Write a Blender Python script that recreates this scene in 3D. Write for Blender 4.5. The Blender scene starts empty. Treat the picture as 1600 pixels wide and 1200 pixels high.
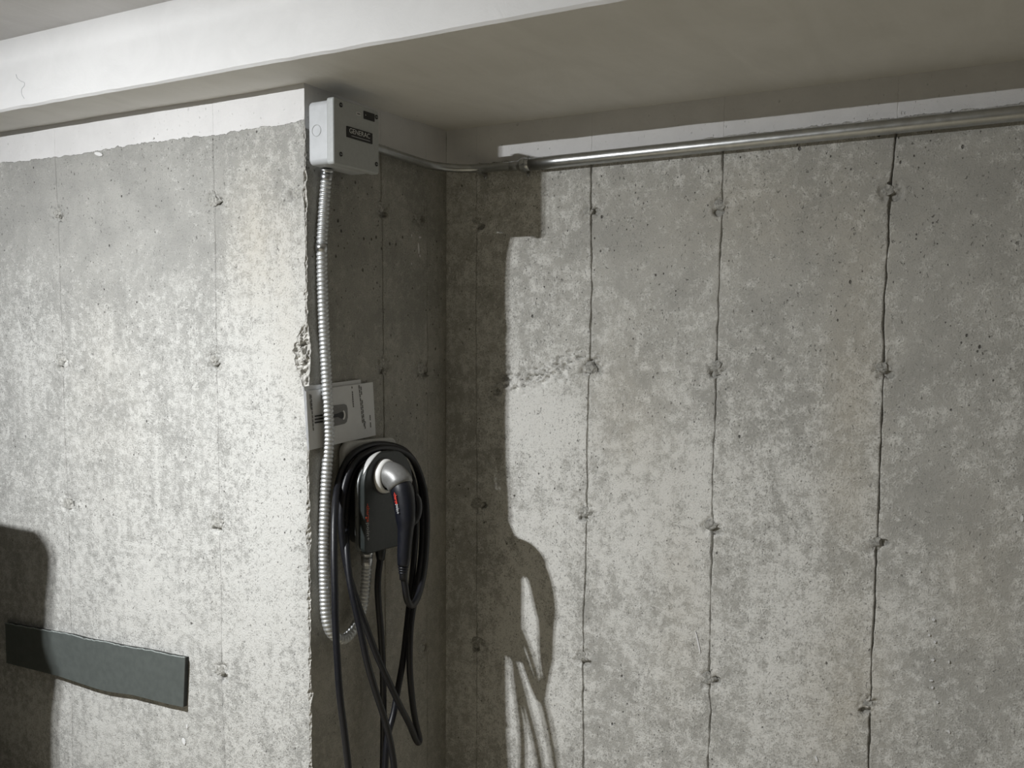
import bpy, math, random
import numpy as np
from mathutils import Matrix, Vector
random.seed(4)
rng = np.random.default_rng(7)
scene = bpy.context.scene
COL = scene.collection

# ------------------------------------------------------------------ camera
CAMZ = 1.5
YAW, PITCH, ROLL, FPX, PPX, PPY = -0.52964669, 0.08659535, 0.00595637, 1647.144, 788.083, 699.969
_cy, _sy, _cp, _sp = math.cos(YAW), math.sin(YAW), math.cos(PITCH), math.sin(PITCH)
FWD = np.array([_sy*_cp, _cy*_cp, -_sp]); _r = np.array([_cy, -_sy, 0.0]); _u = np.cross(_r, FWD)
RIGHT = _r*math.cos(ROLL) + _u*math.sin(ROLL); UP = -_r*math.sin(ROLL) + _u*math.cos(ROLL)
cam_data = bpy.data.cameras.new('camera'); cam = bpy.data.objects.new('camera', cam_data); COL.objects.link(cam)
cam.matrix_world = Matrix([[RIGHT[0], UP[0], -FWD[0], 0], [RIGHT[1], UP[1], -FWD[1], 0], [RIGHT[2], UP[2], -FWD[2], CAMZ], [0, 0, 0, 1]])
cam_data.sensor_fit = 'HORIZONTAL'; cam_data.sensor_width = 36.0; cam_data.lens = FPX/1600*36
cam_data.shift_x = (800-PPX)/1600; cam_data.shift_y = (PPY-600)/1600
cam_data.clip_start = 0.02
scene.camera = cam

# ------------------------------------------------------------------ world, light, exposure
world = bpy.data.worlds.new('world'); scene.world = world; world.use_nodes = True
world.node_tree.nodes['Background'].inputs[0].default_value = (0.02, 0.02, 0.02, 1)
world.node_tree.nodes['Background'].inputs[1].default_value = 0.0
LAMP = np.array([-2.195, 0.45, CAMZ+0.775])        # underside of the ceiling lamp's mounting plate
LAMP_RADIANCE = 34500.0
vs = scene.view_settings
vs.view_transform = 'Standard'; vs.look = 'None'; vs.gamma = 1.0; vs.exposure = 0.0; vs.use_curve_mapping = False

# ------------------------------------------------------------------ measured planes of the place
X0, YL, YB = -1.735, 2.0, 2.619                    # recess side wall, pier face, recess back wall
ZS, ZC, YBEAM = CAMZ+0.653, CAMZ+0.838, 1.83       # soffit, ceiling, beam face
def ray(px, py):
    d = RIGHT*((px-PPX)/FPX) - UP*((py-PPY)/FPX) + FWD
    return d
def onY(px, py, Y): d = ray(px, py); p = d*(Y/d[1]); p[2] += CAMZ; return p
def onX(px, py, X): d = ray(px, py); p = d*(X/d[0]); p[2] += CAMZ; return p
def side(px, py, w): return onX(px, py, X0+w)      # point standing w out of the recess side wall

# ------------------------------------------------------------------ noise in numpy
_T = rng.random((256, 256))
def vnoise(x, y):
    xi = np.floor(x).astype(int); yi = np.floor(y).astype(int); fx = x-xi; fy = y-yi
    fx = fx*fx*(3-2*fx); fy = fy*fy*(3-2*fy)
    a = _T[xi & 255, yi & 255]; b = _T[(xi+1) & 255, yi & 255]; c = _T[xi & 255, (yi+1) & 255]; d = _T[(xi+1) & 255, (yi+1) & 255]
    return a*(1-fx)*(1-fy)+b*fx*(1-fy)+c*(1-fx)*fy+d*fx*fy
def fbm(x, y, o=4, s=0.0):
    v = 0; a = 0.5; t = 0
    x = x+s*17.3; y = y+s*9.7
    for k in range(o):
        v = v+a*vnoise(x, y); t += a; a *= 0.5; x = x*2.03+11.7; y = y*2.03+5.1
    return v/t
def sstep(a, b, x):
    t = np.clip((x-a)/(b-a), 0, 1); return t*t*(3-2*t)

# ------------------------------------------------------------------ object helpers
def link(name, me, mat=None, parent=None):
    o = bpy.data.objects.new(name, me); COL.objects.link(o)
    if mat is not None: me.materials.append(mat)
    if parent is not None: o.parent = parent; o.matrix_parent_inverse = parent.matrix_world.inverted()
    return o
def tag(o, label=None, cat=None, group=None, kind=None):
    if label: o['label'] = label
    if cat: o['category'] = cat
    if group: o['group'] = group
    if kind: o['kind'] = kind
    return o
def empty(name, loc, label, cat, group=None):
    o = bpy.data.objects.new(name, None); COL.objects.link(o); o.location = loc; o.empty_display_size = 0.05
    o.matrix_world = Matrix.Translation(loc)
    return tag(o, label, cat, group)
def pydata(name, v, f, mat=None, parent=None, smooth=False):
    me = bpy.data.meshes.new(name); me.from_pydata([tuple(map(float, p)) for p in v], [], f); me.update()
    if smooth: me.polygons.foreach_set('use_smooth', [True]*len(me.polygons))
    return link(name, me, mat, parent)
def bevel_mod(o, w, seg=2):
    m = o.modifiers.new('bevel', 'BEVEL'); m.width = w; m.segments = seg; m.limit_method = 'ANGLE'; m.angle_limit = math.radians(40)
    for p in o.data.polygons: p.use_smooth = True
    m2 = o.modifiers.new('wn', 'WEIGHTED_NORMAL'); m2.keep_sharp = True
    return o
def box(name, lo, hi, mat, parent=None, bevel=0, seg=2):
    x0, y0, z0 = lo; x1, y1, z1 = hi
    v = [(x0,y0,z0),(x1,y0,z0),(x1,y1,z0),(x0,y1,z0),(x0,y0,z1),(x1,y0,z1),(x1,y1,z1),(x0,y1,z1)]
    f = [(0,3,2,1),(4,5,6,7),(0,1,5,4),(1,2,6,5),(2,3,7,6),(3,0,4,7)]
    o = pydata(name, v, f, mat, parent)
    if bevel: bevel_mod(o, bevel, seg)
    return o
def resample(pts, step):
    """Catmull-Rom through the points, evenly resampled."""
    P = np.array(pts, float); P = np.vstack([2*P[0]-P[1], P, 2*P[-1]-P[-2]]); out = []
    for i in range(1, len(P)-2):
        t = np.linspace(0, 1, 24, endpoint=False)[:, None]
        a, b, c, d = P[i-1], P[i], P[i+1], P[i+2]
        out.append(0.5*((2*b)+(-a+c)*t+(2*a-5*b+4*c-d)*t**2+(-a+3*b-3*c+d)*t**3))
    out = np.vstack(out+[P[-2][None]]); s = np.concatenate([[0], np.cumsum(np.linalg.norm(np.diff(out, axis=0), axis=1))])
    n = max(3, int(s[-1]/step)+1); q = np.linspace(0, s[-1], n)
    return np.stack([np.interp(q, s, out[:, k]) for k in range(3)], 1), q
def sweep(name, path, radii, mat, parent=None, n=14, caps=True, flat=None):
    """Tube along a path; radii scalar, array or (ru, rv) arrays; flat = reference direction of the first axis."""
    P = np.array(path, float); m = len(P); T = np.gradient(P, axis=0); T /= np.linalg.norm(T, axis=1)[:, None]
    ref = np.array(flat if flat is not None else (0.31, 0.2, 0.93), float)
    U = np.zeros_like(P); u = ref-T[0]*(ref@T[0]); u /= np.linalg.norm(u)
    for i in range(m):
        u = (ref if flat is not None else u); u = u-T[i]*(u@T[i]); u = u/np.linalg.norm(u); U[i] = u
    V = np.cross(T, U)
    if isinstance(radii, tuple): ru, rv = (np.broadcast_to(r, (m,)) for r in radii)
    else: ru = rv = np.broadcast_to(radii, (m,))
    a = np.linspace(0, 2*math.pi, n, endpoint=False)
    W = P[:, None]+np.cos(a)[None, :, None]*(U*ru[:, None])[:, None]+np.sin(a)[None, :, None]*(V*rv[:, None])[:, None]
    verts = W.reshape(-1, 3)
    f = [(i*n+j, i*n+(j+1) % n, (i+1)*n+(j+1) % n, (i+1)*n+j) for i in range(m-1) for j in range(n)]
    if caps: f += [tuple(range(n-1, -1, -1)), tuple((m-1)*n+j for j in range(n))]
    o = pydata(name, verts, f, mat, parent, True)
    return o
def prism(name, outline, mapf, d0, d1, mat, parent=None, bevel=0, seg=2, smooth=True):
    """Extrude a 2-D outline (list of (a,b)) from depth d0 to d1; mapf(a,b,d)->xyz."""
    n = len(outline); v = [mapf(a, b, d0) for a, b in outline]+[mapf(a, b, d1) for a, b in outline]
    f = [tuple(range(n)), tuple(range(2*n-1, n-1, -1))]+[(i, i+n, (i+1) % n+n, (i+1) % n) for i in range(n)]
    o = pydata(name, v, f, mat, parent)
    import bmesh
    bm = bmesh.new(); bm.from_mesh(o.data); bmesh.ops.recalc_face_normals(bm, faces=bm.faces); bm.to_mesh(o.data); bm.free()
    if bevel: bevel_mod(o, bevel, seg)
    return o
def rrect(a0, a1, b0, b1, r, n=6, rt=None):
    """Rounded rectangle; r at the bottom corners, rt at the top corners."""
    rt = r if rt is None else rt; o = []
    for cx, cy, s, q in ((a1-r, b0+r, -90, r), (a1-rt, b1-rt, 0, rt), (a0+rt, b1-rt, 90, rt), (a0+r, b0+r, 180, r)):
        for k in range(n+1):
            t = math.radians(s+90*k/n); o.append((cx+q*math.cos(t), cy+q*math.sin(t)))
    return o
def wmap(a, b, d): return (X0+d, a, b)             # (along wall, height, out of wall) -> world, recess side wall
def disc(name, c, r, d0, d1, mat, parent=None, n=20, bevel=0):
    return prism(name, [(c[0]+r*math.cos(2*math.pi*k/n), c[1]+r*math.sin(2*math.pi*k/n)) for k in range(n)], wmap, d0, d1, mat, parent, bevel)
def ring(name, c, ri, ro, d0, d1, mat, parent=None, n=40):
    prof = [(ri, d0), (ro, d0), (ro-0.0005, d1-0.010), (ro-0.0025, d1-0.004), (ro-0.0055, d1), (ri+0.001, d1), (ri, d1-0.002)]; m = len(prof); v = []; f = []
    for k in range(n):
        t = 2*math.pi*k/n
        for r, d in prof: v.append(wmap(c[0]+r*math.cos(t), c[1]+r*math.sin(t), d))
    for k in range(n):
        for j in range(m): f.append((k*m+j, k*m+(j+1) % m, ((k+1) % n)*m+(j+1) % m, ((k+1) % n)*m+j))
    return pydata(name, v, f, mat, parent, True)
def text(name, body, size, mtx, mat, parent, align='CENTER', extrude=0.0002, sx=1.0, offset=0.0):
    cu = bpy.data.curves.new('lettering', 'FONT'); cu.body = body; cu.size = size; cu.align_x = align; cu.align_y = 'CENTER'; cu.extrude = extrude; cu.offset = offset
    tmp = bpy.data.objects.new('tmp', cu); COL.objects.link(tmp)
    dg = bpy.context.evaluated_depsgraph_get(); me = bpy.data.meshes.new_from_object(tmp.evaluated_get(dg))
    bpy.data.objects.remove(tmp); me.transform(mtx @ Matrix.Diagonal((sx, 1, 1, 1)))
    me.materials.clear(); return link(name, me, mat, parent)
def frame(o, ax, ay):
    ax = Vector(ax).normalized(); ay = Vector(ay).normalized(); az = ax.cross(ay)
    return Matrix([[ax.x, ay.x, az.x, o[0]], [ax.y, ay.y, az.y, o[1]], [ax.z, ay.z, az.z, o[2]], [0, 0, 0, 1]])

# ------------------------------------------------------------------ materials
class NT:
    def __init__(s, name):
        s.m = bpy.data.materials.new(name); s.m.use_nodes = True; s.t = s.m.node_tree; s.b = s.t.nodes['Principled BSDF']
    def n(s, typ, **kw):
        nd = s.t.nodes.new(typ)
        for k, v in kw.items(): setattr(nd, k, v)
        return nd
    def put(s, sock, v):
        if hasattr(v, 'is_output') or isinstance(v, bpy.types.NodeSocket): s.t.links.new(v, sock)
        else: sock.default_value = v
    def math(s, op, a, b=0.0, c=0.0, clamp=False):
        nd = s.n('ShaderNodeMath', operation=op, use_clamp=clamp); s.put(nd.inputs[0], a); s.put(nd.inputs[1], b); s.put(nd.inputs[2], c); return nd.outputs[0]
    def coord(s, scale=(1, 1, 1)):
        tc = s.n('ShaderNodeTexCoord'); mp = s.n('ShaderNodeMapping'); mp.inputs['Scale'].default_value = scale
        s.t.links.new(tc.outputs['Object'], mp.inputs['Vector']); return mp.outputs[0]
    def noise(s, vec, scale, detail=4, rough=0.5, dist=0.0):
        nd = s.n('ShaderNodeTexNoise'); s.t.links.new(vec, nd.inputs['Vector']); nd.inputs['Scale'].default_value = scale
        nd.inputs['Detail'].default_value = detail; nd.inputs['Roughness'].default_value = rough; nd.inputs['Distortion'].default_value = dist; return nd.outputs['Fac']
    def ramp(s, v, a, b, c=0.0, d=1.0, smooth=True):
        nd = s.n('ShaderNodeMapRange'); nd.interpolation_type = 'SMOOTHSTEP' if smooth else 'LINEAR'
        s.put(nd.inputs[0], v); s.put(nd.inputs[1], a); s.put(nd.inputs[2], b); s.put(nd.inputs[3], c); s.put(nd.inputs[4], d); return nd.outputs[0]
    def mix(s, fac, a, b, typ='MIX'):
        nd = s.n('ShaderNodeMix', data_type='RGBA', blend_type=typ); s.put(nd.inputs[0], fac)
        s.put(nd.inputs[6], a if not isinstance(a, tuple) else (*a, 1)); s.put(nd.inputs[7], b if not isinstance(b, tuple) else (*b, 1)); return nd.outputs[2]
    def attr(s, name):
        nd = s.n('ShaderNodeAttribute'); nd.attribute_name = name; return nd.outputs['Fac']
    def bump(s, h, strength=0.5, dist=0.002, normal=None):
        nd = s.n('ShaderNodeBump'); nd.inputs['Strength'].default_value = strength; nd.inputs['Distance'].default_value = dist
        s.t.links.new(h, nd.inputs['Height'])
        if normal is not None: s.t.links.new(normal, nd.inputs['Normal'])
        return nd.outputs[0]
    def set(s, **kw):
        for k, v in kw.items():
            sock = s.b.inputs[k.replace('_', ' ')]
            s.put(sock, (*v, 1) if isinstance(v, tuple) and len(v) == 3 and sock.type == 'RGBA' else v)
        return s.m
def plain(name, col, rough=0.5, metal=0.0, var=0.06, bump=0.0, scale=60, spec=0.5):
    t = NT(name); c = t.coord(); n = t.noise(c, scale, 5, 0.6)
    dark = tuple(x*(1-var) for x in col); lite = tuple(min(1, x*(1+var)) for x in col)
    t.set(Base_Color=t.mix(t.ramp(n, 0.3, 0.7), dark, lite), Roughness=t.ramp(t.noise(c, scale*0.7, 4), 0.2, 0.8, max(0.02, rough-0.06), min(1, rough+0.06)), Metallic=metal)
    t.b.inputs['Specular IOR Level'].default_value = spec
    if bump: t.set(Normal=t.bump(n, bump, 0.001))
    return t.m

def concrete(name, mid, lite, paint=True, seed=0.0):
    t = NT(name); tc = t.n('ShaderNodeTexCoord'); mp = t.n('ShaderNodeMapping'); mp.inputs['Location'].default_value = (seed, seed*0.7, 0)
    t.t.links.new(tc.outputs['Object'], mp.inputs['Vector']); c = mp.outputs[0]
    st = t.coord((26, 26, 1.6)); tone = t.attr('tone'); pore = t.attr('pore'); warm = t.attr('warm')
    n1 = t.noise(c, 7, 6, 0.66); n2 = t.noise(c, 42, 6, 0.74); n3 = t.noise(c, 260, 3, 0.7); streak = t.noise(st, 1.0, 4, 0.6)
    f = t.math('ADD', tone, t.math('MULTIPLY', t.math('SUBTRACT', n1, 0.5), 0.7))
    f = t.math('ADD', f, t.math('MULTIPLY', t.math('SUBTRACT', n2, 0.5), 1.7))
    f = t.math('ADD', f, t.math('MULTIPLY', t.math('SUBTRACT', n3, 0.5), 0.9))
    f = t.math('ADD', f, t.math('MULTIPLY', t.math('SUBTRACT', streak, 0.5), 0.4))
    lf = t.ramp(f, 0.25, 0.72)
    mid2 = t.mix(t.ramp(n1, 0.3, 0.7), tuple(x*0.86 for x in mid), tuple(x*1.1 for x in mid))
    col = t.mix(lf, mid2, lite)
    # pale lime specks and dark grains
    col = t.mix(t.math('MULTIPLY', t.ramp(n3, 0.60, 0.70), t.ramp(lf, 0, 1, 0.12, 0.4)), col, (0.74, 0.74, 0.71))
    col = t.mix(t.math('MULTIPLY', t.ramp(n3, 0.44, 0.31), 0.62), col, tuple(x*0.45 for x in mid))
    col = t.mix(t.math('MULTIPLY', warm, t.ramp(n1, 0.25, 0.75, 0.25, 1.0)), col, t.mix(0.75, col, (0.50, 0.445, 0.35)))
    # bug holes
    def pits(scale, rmax, off):
        vo = t.n('ShaderNodeTexVoronoi'); vo.feature = 'F1'; vo.inputs['Scale'].default_value = scale
        m2 = t.n('ShaderNodeMapping'); m2.inputs['Location'].default_value = (off, off, off); m2.inputs['Scale'].default_value = (1, 1, 0.75)
        t.t.links.new(tc.outputs['Object'], m2.inputs['Vector']); t.t.links.new(m2.outputs[0], vo.inputs['Vector'])
        sep = t.n('ShaderNodeSeparateColor'); t.t.links.new(vo.outputs['Color'], sep.inputs[0])
        rad = t.math('MULTIPLY', t.math('SUBTRACT', t.math('ADD', sep.outputs[0], pore), 1.0), rmax)
        rad = t.math('MAXIMUM', rad, 0.0001)
        d = t.math('DIVIDE', t.math('ADD', vo.outputs['Distance'], t.math('MULTIPLY', t.math('SUBTRACT', n2, 0.5), 0.12)), rad)
        return t.ramp(d, 1.0, 0.55)
    p = t.math('MAXIMUM', pits(38, 0.42, 3.1), pits(85, 0.5, 7.7))
    col = t.mix(t.math('MULTIPLY', p, 0.72), col, (0.05, 0.047, 0.04))
    marks = t.ramp(t.noise(t.coord((150, 150, 95)), 1.0, 3, 0.6, 0.6), 0.64, 0.76)
    col = t.mix(t.math('MULTIPLY', marks, 0.45), col, tuple(x*0.42 for x in mid))
    h = t.math('ADD', t.math('MULTIPLY', n2, 0.5), t.math('MULTIPLY', n3, 0.35)); h = t.math('ADD', h, t.math('MULTIPLY', lf, 0.10)); h = t.math('SUBTRACT', h, t.math('MULTIPLY', marks, 0.8)); h = t.math('SUBTRACT', h, t.math('MULTIPLY', p, 1.6))
    rough = 0.88
    if paint:
        pz = t.attr('paintz'); e1 = t.noise(c, 38, 6, 0.7); e2 = t.noise(c, 11, 2, 0.5)
        pe = t.math('ADD', pz, t.math('ADD', t.math('MULTIPLY', t.math('SUBTRACT', e1, 0.5), 0.022), t.math('MULTIPLY', t.math('SUBTRACT', e2, 0.5), 0.006)))
        pm = t.ramp(pe, -0.0004, 0.0008)
        spl = t.math('MULTIPLY', t.ramp(t.noise(c, 60, 5, 0.7), 0.69, 0.71), t.ramp(pz, -0.10, 0.0))
        pm = t.math('MAXIMUM', pm, spl)
        wc = t.mix(t.ramp(t.noise(c, 5, 6, 0.6), 0.3, 0.7), (0.74, 0.735, 0.735), (0.82, 0.815, 0.815))
        col = t.mix(pm, col, wc); h = t.math('ADD', t.math('MULTIPLY', h, t.ramp(pm, 0, 1, 1, 0.25)), t.math('MULTIPLY', pm, 0.9)); rough = t.ramp(pm, 0, 1, 0.9, 0.6)
    t.set(Base_Color=col, Roughness=rough, Normal=t.bump(h, 1.0, 0.0042)); t.b.inputs['Specular IOR Level'].default_value = 0.25
    return t.m

def painted(name, a, b, rough=0.7):
    t = NT(name); c = t.coord(); n = t.noise(c, 3.2, 8, 0.6); s = t.noise(t.coord((5, 1.2, 6)), 1.5, 6, 0.65, 1.2)
    col = t.mix(t.ramp(t.math('MULTIPLY', t.math('ADD', n, s), 0.5), 0.35, 0.65), a, b)
    vo = t.n('ShaderNodeTexVoronoi'); vo.inputs['Scale'].default_value = 7; t.t.links.new(c, vo.inputs['Vector'])
    col = t.mix(t.math('MULTIPLY', t.ramp(vo.outputs['Distance'], 0.022, 0.012), 0.55), col, (0.12, 0.11, 0.1))
    fine = t.noise(c, 90, 5, 0.6)
    t.set(Base_Color=col, Roughness=rough, Normal=t.bump(t.math('ADD', t.math('MULTIPLY', s, 2.0), t.math('MULTIPLY', fine, 0.3)), 0.35, 0.003)); return t.m

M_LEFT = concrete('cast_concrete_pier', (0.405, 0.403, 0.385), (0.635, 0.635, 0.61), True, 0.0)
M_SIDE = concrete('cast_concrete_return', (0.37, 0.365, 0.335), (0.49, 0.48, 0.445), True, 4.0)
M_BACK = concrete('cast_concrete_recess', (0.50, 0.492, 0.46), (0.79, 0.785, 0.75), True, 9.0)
M_BROKEN = plain('broken_concrete', (0.52, 0.51, 0.48), 0.95, 0, 0.3, 0.9, 120, 0.2)
M_PLUG = plain('mortar_plug', (0.38, 0.375, 0.35), 0.95, 0, 0.35, 0.9, 160, 0.2)
M_WHITE = painted('white_wall_paint', (0.78, 0.78, 0.78), (0.83, 0.83, 0.83), 0.6)
M_SOFFIT = painted('off_white_soffit_paint', (0.76, 0.745, 0.70), (0.84, 0.825, 0.785), 0.65)
M_CEIL = painted('ceiling_paint', (0.66, 0.65, 0.64), (0.76, 0.75, 0.745), 0.7)
M_FLOOR = plain('garage_floor', (0.32, 0.285, 0.215), 0.7, 0, 0.2, 0.3, 9)
M_ROOM = plain('plain_garage_wall', (0.58, 0.54, 0.45), 0.85, 0, 0.12, 0.2, 6)
M_GALV = plain('galvanised_steel', (0.60, 0.615, 0.62), 0.52, 0.85, 0.12, 0.0, 140)
M_EMT = plain('steel_tube', (0.50, 0.51, 0.51), 0.33, 1.0, 0.08, 0.0, 40)
M_ZINC = plain('zinc_fitting', (0.55, 0.56, 0.57), 0.32, 1.0, 0.1, 0.1, 90)
M_BOX = plain('light_grey_moulded_plastic', (0.56, 0.58, 0.60), 0.42, 0, 0.04, 0.05, 40)
M_BOXF = plain('light_grey_cover_plastic', (0.46, 0.48, 0.48), 0.5, 0, 0.04, 0.08, 120)
M_SCREW = plain('black_screw', (0.02, 0.02, 0.02), 0.5)
M_BLACK = plain('black_label', (0.012, 0.012, 0.013), 0.4)
M_PRINT = plain('white_print', (0.75, 0.75, 0.74), 0.6)
M_GREYPRINT = plain('grey_print', (0.42, 0.43, 0.44), 0.6)
M_ORANGE = plain('orange_print', (0.75, 0.10, 0.03), 0.5)
M_RED = plain('red_print', (0.65, 0.05, 0.03), 0.5)
M_RUBBER = plain('black_cable_rubber', (0.007, 0.0075, 0.011), 0.42, 0, 0.15, 0.05, 200)
M_GRIP = plain('black_grip_rubber', (0.006, 0.007, 0.012), 0.42, 0, 0.15, 0.05, 200)
M_CHG = plain('charger_dark_front', (0.020, 0.025, 0.024), 0.45, 0, 0.05, 0.03, 200)
M_CHGB = plain('charger_black_body', (0.02, 0.021, 0.022), 0.4, 0, 0.1, 0.03, 200)
M_CHGP = plain('charger_grey_backplate', (0.50, 0.50, 0.48), 0.5, 0, 0.05, 0.03, 100)
M_TRIM = plain('charger_grey_trim', (0.20, 0.21, 0.21), 0.32, 0.3, 0.05, 0, 100)
M_SILVER = plain('brushed_silver', (0.80, 0.80, 0.79), 0.32, 0.35, 0.05, 0.03, 200)
M_RING = plain('bright_holster_ring', (0.88, 0.88, 0.86), 0.4, 0.0, 0.03, 0, 100)
M_COLLAR = plain('grey_metal_collar', (0.24, 0.24, 0.235), 0.42, 0.35, 0.08, 0.05, 200)
M_PAPER = plain('white_booklet_paper', (0.74, 0.75, 0.76), 0.75, 0, 0.03, 0.05, 30)
M_PAPER2 = plain('booklet_pages', (0.68, 0.69, 0.70), 0.8, 0, 0.04, 0.05, 60)
M_INK = plain('dark_ink', (0.03, 0.03, 0.032), 0.6)
M_INKG = plain('grey_ink', (0.22, 0.22, 0.22), 0.7)
M_STRIP = plain('grey_green_rubber_sheet', (0.105, 0.118, 0.112), 0.45, 0, 0.08, 0.08, 50)
M_STRIPC = plain('black_foam_core', (0.03, 0.032, 0.03), 0.8, 0, 0.15, 0.3, 200)
M_STRIPE = plain('strip_cut_edge', (0.30, 0.33, 0.32), 0.6, 0, 0.15, 0.3, 200)
M_VAN = plain('dark_van_paint', (0.018, 0.018, 0.019), 0.35, 0.0, 0.05, 0, 5)
M_GLASSV = plain('tinted_van_glass', (0.01, 0.011, 0.012), 0.15, 0, 0.02, 0, 5)
M_TYRE = plain('tyre_rubber', (0.02, 0.02, 0.02), 0.85)
M_TAIL = plain('red_tail_lens', (0.07, 0.005, 0.005), 0.2)
M_LAMPB = plain('lamp_base_white', (0.8, 0.8, 0.8), 0.5)
_t = NT('lamp_dome_glow'); _t.b.inputs['Emission Color'].default_value = (0.975, 0.99, 1.0, 1); _t.b.inputs['Emission Strength'].default_value = LAMP_RADIANCE; M_GLOW = _t.m

# ------------------------------------------------------------------ ceiling lamp (two small domes on one base)
lamp = empty('ceiling_lamp', tuple(LAMP), 'small white twin-dome ceiling lamp beside the added van', 'lamp')
box('lamp_base', (LAMP[0]-0.06, LAMP[1]-0.03, LAMP[2]-0.014), (LAMP[0]+0.06, LAMP[1]+0.03, LAMP[2]), M_LAMPB, lamp, 0.004)
box('lamp_stem', (LAMP[0]-0.03, LAMP[1]-0.018, LAMP[2]-0.002), (LAMP[0]+0.03, LAMP[1]+0.018, ZC), M_LAMPB, lamp, 0.003)
def dome(cx, a, h):
    z0 = LAMP[2]-0.0145; v = [(cx, LAMP[1], z0-h)]; f = []; n, m = 12, 4
    for i in range(1, m+1):
        t = math.pi/2*i/m
        for j in range(n): v.append((cx+a*math.sin(t)*math.cos(2*math.pi*j/n), LAMP[1]+a*math.sin(t)*math.sin(2*math.pi*j/n), z0-h*math.cos(t)))
    for j in range(n): f.append((0, 1+(j+1) % n, 1+j))
    for i in range(m-1):
        for j in range(n): f.append((1+i*n+j, 1+i*n+(j+1) % n, 1+(i+1)*n+(j+1) % n, 1+(i+1)*n+j))
    return pydata('lamp_dome', v, f, M_GLOW, lamp)
for cx in (LAMP[0]-0.016, LAMP[0]+0.016): dome(cx, 0.012, 0.0037)

# ------------------------------------------------------------------ the room shell
XR, XL_, YF = 4.5, -6.6, -5.0
def struct(o): o['kind'] = 'structure'; return o
struct(box('floor', (XL_, YF, -0.1), (XR, YB+0.3, 0.0), M_FLOOR))
struct(box('ceiling', (XL_, YF, ZC), (XR, YBEAM, ZC+0.15), M_CEIL))
struct(box('wall_rear', (XL_, YF-0.15, 0), (XR, YF, ZC), M_ROOM))
struct(box('wall_right', (XR, YF, 0), (XR+0.15, YB+0.3, ZC), M_ROOM))
struct(box('wall_far', (XL_-0.15, YF, 0), (XL_, YL, ZC), M_ROOM))
# beam: lower edge slightly uneven, real thickness; its underside is the recess soffit
def beam():
    xs = np.linspace(XL_, XR, 260); inn = (xs > -3.4) & (xs < 0.4)
    jit = (fbm(xs*30, xs*0+3, 3)-0.5)*0.005*inn+(fbm(xs*3, xs*0+8, 3)-0.5)*0.006*inn
    v = []; f = []
    for x, j in zip(xs, jit): v += [(x, YBEAM, ZC+0.15), (x, YBEAM+j*0.3, ZS+0.006+j), (x, YBEAM+0.006, ZS+j*0.4)]
    for i in range(len(xs)-1):
        for k in range(2): a = i*3+k; f.append((a, a+1, a+4, a+3))
    return pydata('beam', v, f, M_WHITE, None, False)
b = struct(beam())
def soffit():
    xs = np.linspace(-3.6, 1.2, 300); ys = np.linspace(YBEAM+0.006, YB+0.01, 60)
    XX, YY = np.meshgrid(xs, ys, indexing='ij'); Z = ZS+(fbm(XX*2.2, YY*2.2, 4)-0.5)*0.010*sstep(YBEAM, YBEAM+0.12, YY)*sstep(YB+.01, YB-0.15, YY)
    v = np.stack([XX, YY, Z], -1).reshape(-1, 3); n = len(ys)
    f = [(i*n+j, i*n+j+1, (i+1)*n+j+1, (i+1)*n+j) for i in range(len(xs)-1) for j in range(n-1)]
    return pydata('soffit', v, f, M_SOFFIT, None, True)
struct(soffit())
struct(box('soffit_slab', (XL_, YBEAM+0.008, ZS+0.008), (XR, YB+0.3, ZC+0.15), M_SOFFIT))
# fine hairline crack on the beam face
crack = [onY(x, y, YBEAM-0.0004) for x, y in ((25, 116), (27, 122), (33, 127), (38, 129), (38, 134), (34, 139), (34, 147), (38, 154))]
cp_, _ = resample(crack, 0.004); sweep('hairline_crack', cp_, 0.0006, M_GREYPRINT, b, 5)

# ------------------------------------------------------------------ concrete walls cast in panels
Z0, Z1, DZ = 0.0, ZS+0.004, 0.0032
ZV = np.concatenate([[0.0], np.arange(0.16, Z1, DZ), [Z1]])
def seam(pts, fn, k):                                # pixel polyline -> coordinate along the wall as a function of height
    P = np.array([fn(*p) for p in pts]); o = np.argsort(P[:, 2]); return lambda z: np.interp(z, P[o, 2], P[o, k])
fL = lambda x, y: onY(x, y, YL); fB = lambda x, y: onY(x, y, YB); fS = lambda x, y: onX(x, y, X0)
SL0 = lambda z: -3.27+0*z
SL1 = seam([(86, 250), (90, 335), (94, 450), (98, 567), (101, 680), (106, 790), (109, 900), (111, 1000), (113, 1190)], fL, 0)
SL2 = seam([(333, 230), (335, 317), (337, 430), (338, 565), (341, 650), (342, 740), (343, 820), (347, 950), (346, 1050), (352, 1190)], fL, 0)
SB0 = seam([(745, 275), (744, 500), (745, 800), (745, 1190)], fB, 0)
SB1 = seam([(925, 230), (923, 330), (925, 450), (921, 577), (918, 680), (917, 800), (914, 920), (911, 1028), (912, 1195)], fB, 0)
SB2 = seam([(1131, 220), (1128, 322), (1125, 400), (1122, 500), (1119, 576), (1117, 680), (1113, 750), (1113, 822), (1111, 900), (1110, 1000), (1108, 1063), (1111, 1110), (1106, 1195)], fB, 0)
SB3 = seam([(1402, 190), (1390, 300), (1386, 400), (1380, 500), (1381, 577), (1376, 700), (1370, 848), (1366, 950), (1360, 1103), (1357, 1195)], fB, 0)
SB4 = lambda z: -0.08+0*z
SS1 = seam([(595, 280), (597, 400), (599, 567), (600, 700), (602, 1000), (604, 1190)], fS, 1)
SS2 = seam([(666, 300), (668, 575), (668, 800), (667, 1010), (668, 1190)], fS, 1)
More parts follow.
